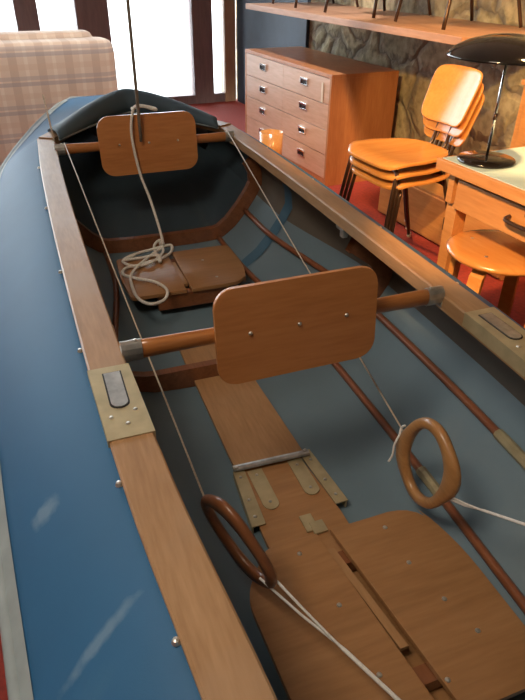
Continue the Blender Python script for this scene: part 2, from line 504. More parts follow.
def frange(a, b, n): return [a+(b-a)*i/(n-1) for i in range(n)]
LBOW = [(0, -.415), (.13, -.415), (.26, -.408), (.33, -.355), (.385, -.29), (.43, -.225), (.455, -.175), (.45, -.115), (.425, -.065), (.40, -.034)]
def lin(u, tau):
    """a point of the inner lining: tau 0 (keel) .. 9 (under the deck)"""
    k = sheer(u)/.642; f = -catmull(u, LFZ)/.50
    i = min(int(tau), 8); t = tau-i
    v = LSEC[i][0]*(1-t)+LSEC[i+1][0]*t; z = (LSEC[i][1]*(1-t)+LSEC[i+1][1]*t)*f
    v *= k
    w_ = max(0.0, min(1.0, (u-.55)/.65)); w_ = w_*w_*(3-2*w_)
    if w_ > 0:
        kb_ = min(1.0, sheer(u)/.645); fb = 1-.55*max(0, (u-1.4)/1.4)
        vb = (LBOW[i][0]*(1-t)+LBOW[i+1][0]*t)*kb_; zb = (LBOW[i][1]*(1-t)+LBOW[i+1][1]*t)*fb
        v = v*(1-w_)+vb*w_; z = z*(1-w_)+zb*w_
    return Vector((v, u, z))

def deck_vu(x, y, dz=.06):
    d = rt*((x-262.5)/FPX) + up*((350-y)/FPX) + fw
    q = d*((0.65+dz)/-d.z) - BOAT_O
    return q.dot(BV), q.dot(BA)
a1 = deck_vu(43, 502); a2 = deck_vu(102, 641)
b2_ = deck_vu(128, 622); rot2 = math.atan2(b2_[1]-a2[1], b2_[0]-a2[0])
add_scuffs(M_DECK, [(a1[0], a1[1], .030, .026, .4, .38), (a2[0], a2[1], .075, .013, rot2, .34)], (.30, .42, .52))

# outer hull skin
rows = []
for u in frange(-2.55, 2.86, 60):
    b_, zs, k = sheer(u), shz(u), catmull(u, KEEL)
    prof = [(0, k), (.40, k+.02*(-k)), (.72, k*.82+zs*.18), (.9, k*.58+zs*.42), (.985, k*.25+zs*.75), (1, zs)]
    row = [Vector((-p*b_, u, z)) for p, z in prof[::-1]] + [Vector((p*b_, u, z)) for p, z in prof[1:]]
    rows.append(row)
B('hull_skin', loft(rows), M_HULL, smooth=True)
# inner lining
SPL = 5.0
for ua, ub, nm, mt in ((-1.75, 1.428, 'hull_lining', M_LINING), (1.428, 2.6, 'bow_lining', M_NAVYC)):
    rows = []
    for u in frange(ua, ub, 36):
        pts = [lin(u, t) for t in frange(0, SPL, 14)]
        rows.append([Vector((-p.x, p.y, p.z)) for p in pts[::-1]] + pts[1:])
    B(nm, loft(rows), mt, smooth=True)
for sgn in (-1, 1):
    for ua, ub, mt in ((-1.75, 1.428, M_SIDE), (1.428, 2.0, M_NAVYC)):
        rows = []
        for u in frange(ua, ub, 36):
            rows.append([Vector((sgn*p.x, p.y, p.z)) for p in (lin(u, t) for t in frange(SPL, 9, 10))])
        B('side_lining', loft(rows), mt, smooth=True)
# deck canvas, both sides and the pointed ends
bm = bmesh.new()
for sgn in (-1, 1):
    rows = []
    for u in frange(-2.55, 2.86, 70):
        a, b_, zs = gout(u)-.02 if gout(u) > 0.02 else 0.0, sheer(u), shz(u)
        a = min(a, b_-.005)
        fade = max(0.0, min(1.0, (u-2.5)/.3, 1.0)) if u > 0 else max(0.0, min(1.0, (-1.9-u)/.5))
        za = -.008*(1-fade) + (zs+.004)*fade
        row = []
        for t in frange(0, 1, 8):
            z = za + (zs-za)*(t**1.55)
            row.append(Vector((sgn*(a+(b_-a)*t), u, z)))
        rows.append(row)
    loft(rows, bm)
bmesh.ops.remove_doubles(bm, verts=bm.verts, dist=.0005)
dk = B('deck_canvas', bm, M_DECK, smooth=True); solid(dk, .003)
for sgn in (-1, 1):
    pts = [Vector((sgn*(sheer(u)+.002), u, shz(u)-.004)) for u in frange(-2.5, 2.84, 60)]
    bm = tube(pts, .012, 8)
    rows = []
    for u in frange(-2.3, 2.6, 60):
        a = max(0.0, gout(u)-.02); b_ = sheer(u); zs = shz(u); row = []
        for t in frange(.91, 1, 3):
            row.append(Vector((sgn*(a+(b_-a)*t), u, -.008+(zs+.008)*(t**1.55)+.004)))
        rows.append(row)
    if True: loft(rows, bm)
    B('rubbing_strip', bm, M_STRIP, smooth=True)

# coaming boards (gunwales)
def gunwale(sgn):
    bm = bmesh.new()
    rows = []
    for u in frange(-1.3, 1.76, 40):
        o_ = gout(u); i_ = o_-GW
        th = .036
        r_ = .0035
        prof = [(i_+r_, 0), (o_-r_, 0), (o_, -r_), (o_, -th), (i_, -th), (i_, -r_)]
        rows.append([Vector((sgn*p, u, z)) for p, z in prof])
    loft(rows, bm, closed=True)
    bm.faces.ensure_lookup_table(); bm.verts.ensure_lookup_table()
    bm.faces.new(bm.verts[0:6]); bm.faces.new(bm.verts[-6:])
    g = B('gunwale', bm, W_GUN)
    # brass plate with its tongue slot
    u0, u1 = (-.262, -.052) if sgn < 0 else (-.31, -.10)
    oo = gout(-.16)
    bm = bmesh.new()
    t = .0025
    rows = []
    for u in (u0, u1):
        o_ = gout(u)+t; i_ = gout(u)-GW-t
        rows.append([Vector((sgn*p, u, z)) for p, z in [(o_, -.030), (o_, t), (i_, t), (i_, -.030), (i_+t, -.030), (i_+t, 0.0005), (o_-t, .0005), (o_-t, -.030)]])
    loft(rows, bm, closed=True)
    bm.verts.ensure_lookup_table(); bm.faces.new(bm.verts[0:8]); bm.faces.new(bm.verts[8:16])
    plate = B('brass_plate', bm, M_BRASS, g)
    plate['label'] = 'brass sleeve plate with riveted steel tongue'
    cx = sgn*(oo-GW/2); du = 0 if sgn < 0 else -.048
    outl = [(-.0145, .05)] + [(.0145, .05)] + [(.0145*math.cos(a), -.042+.0145*math.sin(a)) for a in frange(0, -PI, 9)]
    B('tongue', prism(outl[::-1], (cx, -.125+du, t), (1, 0, 0), (0, 1, 0), .002), M_STEEL, plate)
    slot = [(p[0]*1.2, p[1]*1.06) for p in outl]
    B('slot', prism(slot[::-1], (cx, -.125+du, t-.0006), (1, 0, 0), (0, 1, 0), .001), M_BLACK, plate)
    for sx, sy in ((-.020, -.205), (.022, -.195), (0.004, -.228)):
        B('rivet', lathe([(0, .0022), (.003, .0015), (.0042, 0)], 12, (cx+sx, sy+du, t)), M_SCREW, plate)
    return g
gl = gunwale(-1); gr = gunwale(1)
for u in (-.62, -.35, .04, .42, .9, 1.35):
    for g, sgn in ((gl, -1), (gr, 1)):
        B('side_screw', lathe([(0, .006), (.004, .005), (.006, 0)], 10, (sgn*(gout(u)+.004), u, -.010)), M_SCREW, g)
# pointed rim of the coaming at the bow and stern
def rim(u0, u1, v0):
    for sgn in (-1, 1):
        L = Vector((sgn*v0, u0, 0)); T = Vector((0, u1, 0))
        d = (T-L).normalized(); n = Vector((-d.y, d.x, 0))
        w = .035
        B('bow_rim' if u0 > 0 else 'stern_rim', prism([(0, -w), ((T-L).length, -w), ((T-L).length, w), (0, w)], L-Vector((0, 0, .026)), d, n, .032, .003), W_GUN)
rim(1.74, 2.42, .395)
rim(-1.29, -1.88, .325)
# rolled canvas spray cover arching over the front of the cockpit
rows = []
for i in range(33):
    q = -1+2*i/32
    hgt = .028+.074*(1-abs(q)**1.9)
    u = 1.70+.44*(1-abs(q)**1.2)
    v = .345*q + .022*(1-q*q)
    row = []
    for (du, dz) in ((.0, -.002), (-.008, .3), (.0, .62), (.018, .86), (.045, 1.0), (.085, .93), (.12, .72), (.15, .40), (.17, .05)):
        row.append(Vector((v*(1+du*.6), u+du, dz*hgt if dz > 0 else dz)))
    rows.append(row)
cv = B('spray_cover', loft(rows), M_COVER, smooth=True); solid(cv, .008)
B('cover_piping', tube([Vector((r[0].x, r[0].y-.006, .004)) for r in rows], .005, 6), M_STRIP, smooth=True)

# ribs across the hull
def rib(u, tau1, wid, thick, name='rib', mat=None, flat_z=None, hb=None):
    bm = bmesh.new()
    taus = frange(0, tau1, 24)
    outer = []
    for t in taus:
        p = lin(u, t); outer.append(p)
    rowsr = []
    for sgn in (1, -1):
        pr = []
        for i, p in enumerate(outer):
            a = outer[max(i-1, 0)]; b_ = outer[min(i+1, len(outer)-1)]
            tg = (b_-a).normalized(); nn = Vector((-tg.z, 0, tg.x))
            w_ = wid(i/23.0)
            q = p + nn*w_ + nn*.003
            z = q.z
            if flat_z is not None and i < 12: q = Vector((q.x, q.y, max(q.z, flat_z)))
            o_ = p + nn*.002
            pr.append([Vector((sgn*o_.x, u-thick/2, o_.z)), Vector((sgn*max(q.x, 0), u-thick/2, q.z)), Vector((sgn*max(q.x, 0), u+thick/2, q.z)), Vector((sgn*o_.x, u+thick/2, o_.z))])
        rowsr.append(pr)
    loft(rowsr[1][::-1]+rowsr[0][1:], bm, closed=True)
    return B(name, bm, mat or W_DARK)
rib(.515, 8.3, lambda t: .055 if t < .6 else .055+.05*(t-.6), .028, flat_z=-.43)
rib(1.42, 8.4, lambda t: .055, .030)
rib(-1.15, 8.3, lambda t: .05, .028, flat_z=-.43)
# stringers along the hull with brass joint sleeves
for sgn in (-1, 1):
    for tau, sl in ((1.95, (-.195, -.105)), (3.95, (-.335, -.17))):
        pts = []
        for u in frange(-1.6, 1.405, 40):
            p = lin(u, tau); q = lin(u, tau+.25); tg = (q-p).normalized(); nn = Vector((-tg.z, 0, tg.x))
            p = p+nn*.010
            pts.append(Vector((sgn*p.x, p.y, p.z)))
        s = B('stringer', tube(pts, .0115, 6), W_STR, smooth=True)
        if sl:
            sp = []
            for u in frange(sl[0], sl[1], 5):
                p = lin(u, tau); q = lin(u, tau+.25); tg = (q-p).normalized(); nn = Vector((-tg.z, 0, tg.x))
                p = p+nn*.010; sp.append(Vector((sgn*p.x, p.y, p.z)))
            e = B('brass_sleeve', tube(sp, .0145, 8), M_BRASS, s)
# blue reinforcing bands on the lining
for u, w_ in ((1.12, .030),):
    rows = []
    for uu in (u-w_, u+w_):
        row = []
        for t in frange(1.0, 7.5, 14):
            p = lin(uu, t); q = lin(uu, t+.2); tg = (q-p).normalized(); nn = Vector((-tg.z, 0, tg.x))
            row.append(p+nn*.0025)
        rows.append(row)
    B('lining_band', loft(rows), M_BAND, smooth=True)
# steel fitting under the right gunwale beside the near rib
bm = box((.40, .545, -.045), (.028, .060, .022), None, .006)
add_box(bm, (.385, .515, -.050), (.020, .022, .030), None, .006)
B('rib_clip', bm, M_STEEL)

# floorboards
fz = -.488
B('floorboard', prism(round_poly([(-.114, .070), (.082, .070), (.070, .50), (-.112, .50)], [0, 0, 0, 0]), (0, 0, fz), (1, 0, 0), (0, 1, 0), .012, .002), W_FLOOR)
B('floorboard', prism(round_poly([(-.115, .54), (.075, .54), (.068, .88), (-.108, .88)], [0, 0, 0, 0]), (0, 0, fz), (1, 0, 0), (0, 1, 0), .012, .002), W_FLOOR)
kb = B('keel_board', prism([(-.105, .07), (.066, .07), (.085, -.14), (.085, -1.0), (-.105, -1.0), (-.120, -.14)][::-1], (0, 0, fz-.004), (1, 0, 0), (0, 1, 0), .012, .002), W_SEAT)
# hinge hardware between floorboard and keel board
bm = bmesh.new()
add_tube(bm, [(-.122, .075, fz+.020), (.090, .067, fz+.020)], .011, 8, flat=(.5, 1))
bar = B('hinge_bar', bm, M_STEEL)
for v in (-.113, .081):
    B('hinge_screw', lathe([(0, .004), (.005, .003), (.007, 0)], 12, (v, .071, fz+.025)), M_SCREW, bar)
for sgn, v0, v1 in ((-1, -.108, -.122), (1, .084, .096)):
    bm = prism(([(v0-.016, .068), (v0+.016, .085), (v1+.019, -.118), (v1-.015, -.118)]), (0, 0, fz+.010), (1, 0, 0), (0, 1, 0), .004, .001)
    add_prism(bm, [(v0+sgn*.013-.002, .068), (v0+sgn*.013+.002, .085), (v1+sgn*.014+.002, -.118), (v1+sgn*.014-.002, -.118)], (0, 0, fz-.010), (1, 0, 0), (0, 1, 0), .022)
    rl = B('hinge_rail', bm, M_BRASS)
    for u in (.045, -.035, -.09):
        B('rail_screw', lathe([(0, .003), (.003, .002), (.0045, 0)], 10, (v0+(v1-v0)*(.085-u)/.2, u, fz+.0145)), M_SCREW, rl)
for vv, tip in ((-.068, -.040), (.046, -.030)):
    outl = [(-.020, .061), (.020, .061)] + [(.020*math.cos(a), tip-.02+.020*math.sin(a)) for a in frange(0, -PI, 9)]
    pl = B('hinge_plate', prism(outl[::-1], (vv, 0, fz+.009), (1, 0, 0), (0, 1, 0), .003), M_BRASS)
    for u in (.042, tip-.015):
        B('plate_screw', lathe([(0, .003), (.003, .002), (.0045, 0)], 10, (vv, u, fz+.012)), M_SCREW, pl)
bm = box((-.006, -.150, fz+.012), (.030, .050, .005), None, .001)
add_box(bm, (.010, -.170, fz+.013), (.034, .035, .006), None, .001)
B('latch', bm, M_BRASS)

# near seat: two ply panels with a slot between
def seat_panels(u0, u1, vl, vr, z, vc, slot, screws, left):
    for sgn in (-1, 1):
        if sgn < 0:
            out = round_poly([(vl+left[0], u1), (vc[1]-slot, u1), (vc[0]-slot, u0), (vl+.01, u0), (vl, u1+(u0-u1)*left[1])], [.02, 0, 0, .02, .04])
        else:
            out = round_poly([(vc[1]+slot, u1), (vr-.035, u1), (vr, u1-.12*(1 if u1 > u0 else -1)), (vr, u0), (vc[0]+slot, u0)], [0, .07, .08, .03, 0])
        sp = B('seat_panel', prism(out[::-1], (0, 0, z-.014), (1, 0, 0), (0, 1, 0), .014, .003), W_SEAT)
        for (sv, su) in screws[sgn]:
            B('seat_screw', lathe([(0, .0022), (.004, .0016), (.0055, 0)], 10, (sv, su, z)), M_SCREW, sp)
zs_ = -.425
seat_panels(-.66, -.222, -.222, .262, zs_, (.040, -.006), .017,
            {-1: [(-.08, -.26), (-.055, -.40), (-.05, -.55)], 1: [(.13, -.26), (.13, -.36), (.15, -.46), (.17, -.54), (.06, -.60)]}, (.078, .22))
# centre strip in the slot, with gaps at its two ends, and cross bearers
B('seat_slat', prism([(-.016, -.262), (.002, -.262), (.035, -.515), (.017, -.515)][::-1], (0, 0, zs_-.022), (1, 0, 0), (0, 1, 0), .010, .001), W_FLOOR)
for u in (-.29, -.57):
    B('seat_bearer', box((0.02, u, zs_-.032), (.38, .035, .034), None, .003), W_DARK)
# far seat
zf = -.350
def far_screws(): return {-1: [(-.12, 1.12), (-.12, .94)], 1: [(.09, 1.10), (.10, .94)]}
seat_panels(1.215, .875, -.240, .228, zf, (-.018, -.022), .010, far_screws(), (.01, .5))
for u in (.90, 1.17):
    B('seat_bearer', box((.015, u, zf-.045), (.30, .030, .060), None, .003), W_DARK)
B('seat_slat', box((-.02, 1.045, zf-.018), (.018, .2, .012)), W_FLOOR)

# cross bars with backrests
def crossbar(u, half, cv_):
    g = bmesh.new()
    pts = []; 
    for i in range(13):
        q = -1+2*i/12
        pts.append(Vector((q*half, u+.020*0, -.004)))
    rads = [.021-.005*(1-abs(-1+2*i/12)) for i in range(13)]
    add_tube(g, pts, rads, 12, flat=(1.0, .7))
    bar_ = B('crossbar', g, W_BAR, smooth=True)
    for sgn in (-1, 1):
        bm = tube([(sgn*(half-.036), u, -.004), (sgn*(half+.004), u, -.004)], .0225, 12, flat=(1, .75))
        add_box(bm, (sgn*(half+.002), u, -.014), (.006, .030, .034), None, .002)
        f = B('end_fitting', bm, M_STEEL, bar_)
        B('fitting_screw', lathe([(0, .003), (.004, .002), (.005, 0)], 10, (sgn*(half-.025), u, .0175)), M_SCREW, bar_)
    return bar_
def backrest(u, vc_, zc_, w, h, r, rollz):
    """gently bowed ply board fixed to the bar, its face turned to the stern"""
    bm = bmesh.new()
    outl = round_rect(w, h, r, 8)
    ax = Vector((math.cos(rollz), 0, math.sin(rollz))); ay = Vector((-math.sin(rollz), .10, math.cos(rollz))).normalized()
    o_ = Vector((vc_, u-.036, zc_))
    # grid triangulated from rounded outline, bowed across its width
    add_prism(bm, outl, o_, ax, ay, .011, .003)
    b_ = B('backrest', bm, W_RED)
    nrm = ax.cross(ay).normalized()
    for q in (-.30, 0, .30):
        c = o_ + ax*(q*w) + ay*.006 
        m_ = Matrix.Translation(c) @ Vector((0, 0, 1)).rotation_difference(-Vector((0, 1, 0))).to_matrix().to_4x4()
        s_ = lathe([(0, .0035), (.003, .0028), (.005, 0.0)], 12)
        bmesh.ops.transform(s_, matrix=m_, verts=s_.verts)
        bmesh.ops.translate(s_, verts=s_.verts, vec=(0, -.0115 if nrm.y < 0 else -.001, 0))
        B('screw', s_, M_SCREW, b_)
    return b_
bmesh_half = .368
crossbar(0.0, .366, 0); 
backrest(0.0, -.009, .010, .360, .213, .040, R(0.5))
crossbar(1.565, .372, 0)
backrest(1.565, -.004, .002, .402, .232, .05, R(0.4))

# ------------------------------------------------------------------ cords, rings and rope in the boat
def world_tube(name, pts, rad, mat, n=6):
    return obj(name, tube(pts, rad, n), mat, None, True)
bw = boat_w
# right ring
def ring_mesh(long_h, short_h, thick, wall):
    """oval ring in its own XY plane, widened at the two ends where the cords are tied"""
    bm = bmesh.new()
    n = 48
    out, inn = [], []
    for k in range(n):
        a = 2*PI*k/n
        x, y = short_h*math.cos(a), long_h*math.sin(a)
        ear = .024*max(0, math.cos(a-R(25)))**9 + .024*max(0, math.cos(a-R(205)))**9
        L = math.hypot(x, y)
        out.append(Vector((x, y, 0))*(1+ear/L))
        inn.append(Vector((x, y, 0))*(1-wall/L))
    rows = []
    h = thick/2; c = h*.6
    def sh(i, q, z): return Vector((out[i].x*q+inn[i].x*(1-q), out[i].y*q+inn[i].y*(1-q), z))
    for i in range(n):
        rows.append([sh(i, 1, -h+c), sh(i, 1, h-c), sh(i, .80, h), sh(i, .2, h), sh(i, 0, h-c), sh(i, 0, -h+c), sh(i, .2, -h), sh(i, .80, -h)])
    rows.append(rows[0])
    loft(rows, bm, closed=True)
    bmesh.ops.remove_doubles(bm, verts=bm.verts, dist=1e-5)
    return bm
rr = obj('oval_ring', ring_mesh(.122, .088, .022, .026), W_RING, None, True)
tag(rr, 'pale oval wooden ring standing open above grey lining beside near seat', 'ring')
# its plane runs fore and aft
c_r = bw(.234, -.228, -.292)
X = (-BA).normalized(); Y = Vector((0, 0, 1))
Y = (Y + BA*.18).normalized(); Z = X.cross(Y).normalized(); Y = Z.cross(X)
rr.matrix_world = Matrix.Translation(c_r) @ Matrix((X, Y, Z)).transposed().to_4x4() @ Matrix.Rotation(R(-10), 4, 'Z')
rl_ = obj('oval_ring', ring_mesh(.106, .078, .018, .022), W_DARK, None, True)  # darker wood than the other ring, its shade put into the colour
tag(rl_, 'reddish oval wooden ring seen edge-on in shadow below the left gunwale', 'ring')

def at_depth(x, y, dz):
    d = rt*((x-262.5)/FPX) + up*((350-y)/FPX) + fw
    k = (0.65+dz)/-d.z
    return Vector((0, 0, CAM_H)) + d*k
c_l = at_depth(238, 541, .27)
vd = (c_l - Vector((0, 0, CAM_H))).normalized()
dd = (c_l - Vector((0, 0, CAM_H))).dot(fw)
def same_dist(x, y):
    d = rt*((x-262.5)/FPX) + up*((350-y)/FPX) + fw
    return Vector((0, 0, CAM_H)) + d*dd
E1 = (same_dist(274, 588) - same_dist(201, 495)); E1 = (E1 - vd*E1.dot(vd)).normalized()
P2 = vd.cross(E1).normalized()
ang = R(76)
E2 = (P2*math.cos(ang) + vd*math.sin(ang)).normalized()
E3 = E1.cross(E2).normalized()
rl_.matrix_world = Matrix.Translation(c_l) @ Matrix((E2, E1, E3)).transposed().to_4x4()

# taut cords from the bow end of the cockpit down to the rings
far_l = bw(-.335, 1.56, .022); far_r = bw(.345, 1.56, .022)
ring_l_top = c_l - E1*.100
ring_r_fwd = c_r - X*.096 + Vector((0, 0, .014))
c1 = world_tube('taut_cord', [far_l, far_l.lerp(ring_l_top, .5) - Vector((0, 0, .004)), ring_l_top], .0022, M_CORD)
tag(c1, 'long thin tan cord running along left side of cockpit to shadowed ring', 'cord')
c2 = world_tube('taut_cord', [far_r, far_r.lerp(ring_r_fwd, .5) - Vector((0, 0, .004)), ring_r_fwd], .0022, M_CORD)
tag(c2, 'long thin tan cord running along right side of cockpit to pale ring', 'cord')
# white doubled cords leading aft from the rings
def lead(name, a, b, join, end, label):
    bm = bmesh.new()
    add_tube(bm, [a, a.lerp(join, .5)+Vector((0, 0, -.002)), join, end], .0026, 6)
    add_tube(bm, [b, b.lerp(join, .5)+Vector((0, 0, -.003)), join+Vector((.004, 0, 0)), end+Vector((.006, 0, 0))], .0026, 6)
    o = obj(name, bm, M_CORDW, None, True)
    tag(o, label, 'cord')
ring_l_bot = c_l + E1*.090
lead('white_cord', ring_l_bot + Vector((0, 0, .018)) - E1*.015, ring_l_bot + Vector((-.012, 0, -.004)) - E1*.008,
     ring_l_bot.lerp(bw(.15, -1.0, -.478), .24), bw(.15, -1.0, -.478), 'white doubled cord trailing from shadowed left ring across the near seat')
ring_r_aft = c_r + X*.094 - Vector((0, 0, .018))
lead('white_cord', ring_r_aft + Vector((0, 0, .008)), ring_r_aft, ring_r_aft.lerp(bw(.362, -.86, -.045), .14), bw(.362, -.86, -.045),
     'white doubled cord leading from pale oval ring towards the right gunwale')
# short knotted tail on the pale ring
k0 = ring_r_fwd
kn = smooth_path([k0+Vector((0, 0, .020)), k0+BA*.012+Vector((0, 0, .004)), k0-BA*.004+Vector((-.012, 0, -.006)), k0+Vector((-.020, -.01, -.030)), k0+Vector((-.022, -.015, -.058)), k0+Vector((-.030, -.02, -.075))], 6)
kt = world_tube('knotted_cord', kn, .0028, M_CORDW)
tag(kt, 'short frayed white cord tail knotted on pale oval ring', 'cord')

# pale rope: tied over the far backrest, hanging down and coiled on the far seat
def bp(v, u, z): return bw(v, u, z)
zt = zf + .008
rope_pts = [bp(-.055, 1.560, .135), bp(-.02, 1.515, .150), bp(.03, 1.51, .135), bp(.035, 1.575, .130), bp(-.03, 1.585, .14),
            bp(-.062, 1.52, .120), bp(-.075, 1.500, .04), bp(-.060, 1.485, -.10), bp(-.035, 1.45, -.20), bp(-.030, 1.33, -.275), bp(-.035, 1.24, zt+.025)]
coil_px = [(160, 243), (163, 252), (152, 262), (135, 266), (123, 262), (128, 257), (142, 252), (150, 250), (170, 245), (171, 252), (162, 258), (148, 262), (140, 265),
           (126, 268), (123, 274), (135, 278), (155, 282), (167, 290), (164, 300), (150, 304), (138, 298), (132, 286), (131, 276), (137, 267), (150, 256), (163, 246), (160, 240), (154, 247), (160, 262), (158, 255), (140, 258), (124, 260), (135, 255)]
for i, (x, y) in enumerate(coil_px):
    rope_pts.append(at_depth(x, y, -zt - .004*(i % 3)))
wr = world_tube('painter_rope', smooth_path(rope_pts, 6), .0058, M_ROPE, 8)
tag(wr, 'pale rope tied over far backrest and heaped in loops on far seat', 'rope')
# dark rope hanging straight down from above to the far backrest
tp = bp(-.040, 1.497, .02)
hr = world_tube('hanging_rope', [Vector((tp.x, tp.y, z)) for z in frange(CEIL, tp.z, 30)], .0065, M_ROPED, 8)
tag(hr, 'dark rope hanging straight down from above, ending against the far backrest', 'rope')
# thin pale cane leaning up from the far left corner of the cockpit
ca, cb = bp(-.368, 1.66, .004), None
d_ = (at_depth(43, 95, 0) - Vector((0, 0, CAM_H))).normalized()
cb = Vector((0, 0, CAM_H)) + d_*((ca - Vector((0, 0, CAM_H))).length*1.02)
cn = world_tube('thin_cane', [ca, cb], .0038, M_CORD)
tag(cn, 'thin pale cane sticking up at far left corner of the coaming', 'cane')

# ------------------------------------------------------------------ ARMCHAIR
arm = empty('armchair', room_w(.530, 4.25), ROOM_ROT)
tag(arm, 'low plaid upholstered armchair seen from behind in front of the windows', 'armchair')
def soft_box(x0, x1, y0, y1, z0, z1, r, name, mat):
    o = obj(name, span(x0, x1, y0, y1, z0, z1, r), mat, arm, True)
    s = o.modifiers.new('soft', 'SUBSURF'); s.levels = 2; s.render_levels = 2
    return o
def barrel(x0, x1, y0, y1, z0, z1, r, lean=.05):
    bm = bmesh.new()
    outl = round_rect(x1-x0, y1-y0, r, 8)
    rows = []
    for z, k in ((z0, 1.0), (z0+.05, 1.0), ((z0+z1)/2, 1.0), (z1-.08, 1.0), (z1-.03, .985), (z1-.008, .95), (z1, .90)):
        ky = 1-(1-k)*2.2
        rows.append([Vector(((x0+x1)/2+x*k, (y0+y1)/2+y*ky - lean*(z-z0), z)) for x, y in outl])
    loft(rows, bm, closed=True)
    bm.verts.ensure_lookup_table()
    n = len(outl)
    bm.faces.new(bm.verts[0:n]); bm.faces.new(bm.verts[-n:])
    return bm
obj('back', barrel(-.60, .40, -.12, .14, .07, .790, .09), M_PLAID, arm, True)
obj('back_cushion', barrel(-.45, .32, .06, .26, .40, .818, .07, .0), M_PLAID, arm, True)
obj('arm', barrel(-.60, -.43, .10, .78, .07, .58, .07, 0), M_PLAID, arm, True)
obj('arm', barrel(.23, .40, .10, .78, .07, .58, .07, 0), M_PLAID, arm, True)
obj('seat', barrel(-.44, .24, .12, .80, .07, .42, .05, 0), M_PLAID, arm, True)
for x in (-.52, .33):
    for y in (-.03, .70):
        obj('foot', lathe([(.0, 0), (.025, 0), (.035, .08), (0, .08)], 12, (x, y, 0)), W_DARK, arm)

# ------------------------------------------------------------------ CHEST OF DRAWERS
DW, DD, DH = 1.262, .470, .655
dres = empty('chest_of_drawers', room_w(1.975, 3.27), ROOM_ROT)
tag(dres, 'teak eight drawer chest with small metal pulls standing under the long shelf', 'chest of drawers')
# local: x = depth (0 front), y = along towards the windows
bm = span(0, DD, 0, DW, DH-.022, DH, .002)
obj('top', bm, W_TEAK, dres)
bm = span(0, DD, 0, .020, .0, DH-.022, .001)
span(0, DD, DW-.020, DW, 0, DH-.022, .001, bm)
span(DD-.015, DD, .02, DW-.02, .02, DH-.022, 0, bm)
span(.02, DD, .02, DW-.02, .02, .05, 0, bm)
span(.004, .03, .02, DW-.02, .0, .045, 0, bm)
span(.02, DD-.02, DW/2-.012, DW/2+.012, .045, DH-.022, 0, bm)
obj('carcass', bm, W_TEAK, dres)
rowh = (DH-.022-.045)/4
pull0 = None
for c in range(2):
    y0 = .021 + c*(DW/2-.020); y1 = y0+DW/2-.022
    for r_ in range(4):
        z0 = .046+r_*rowh; z1 = z0+rowh-.004
        d = obj('drawer', span(.002, .40, y0, y1, z0, z1, .0015), W_TEAKF, dres)
        yc = (y0+y1)/2; zc = z0+rowh*.60
        bm = span(-.010, .002, yc-.048, yc+.048, zc+.008, zc+.020, .002)
        span(-.010, .002, yc-.048, yc-.042, zc-.018, zc+.012, .001, bm)
        span(-.010, .002, yc+.042, yc+.048, zc-.018, zc+.012, .001, bm)
        span(-.002, .002, yc-.048, yc+.048, zc-.024, zc-.018, .001, bm)
        h = obj('handle', bm, M_CHROME, d)
        obj('recess', span(.0005, .0022, yc-.043, yc+.043, zc-.018, zc+.008), M_BLACK, d)
kt = obj('hanging_tag', span(-.006, -.003, .085, .105, .49, .60), M_PAPER, dres)
kt['label'] = 'pale paper tag hung at the upper right drawer'

# small round wooden bin between boat and chest
bn = obj('round_bin', lathe([(0, .0), (.070, .0), (.078, .25), (.072, .25), (.066, .02), (0, .02)], 28), W_CHAIR, None, True, room_w(1.82, 3.74))
tag(bn, 'small round orange wooden bin in front of the lower left drawers', 'bin')

# ------------------------------------------------------------------ SHELF
shf = _rot(obj('wall_shelf', span(1.945, T1-.002, 2.20, 4.45, .918, .952, .003), W_SHELF))
tag(shf, 'long thick wooden shelf board projecting from stone wall above the chest', 'shelf')

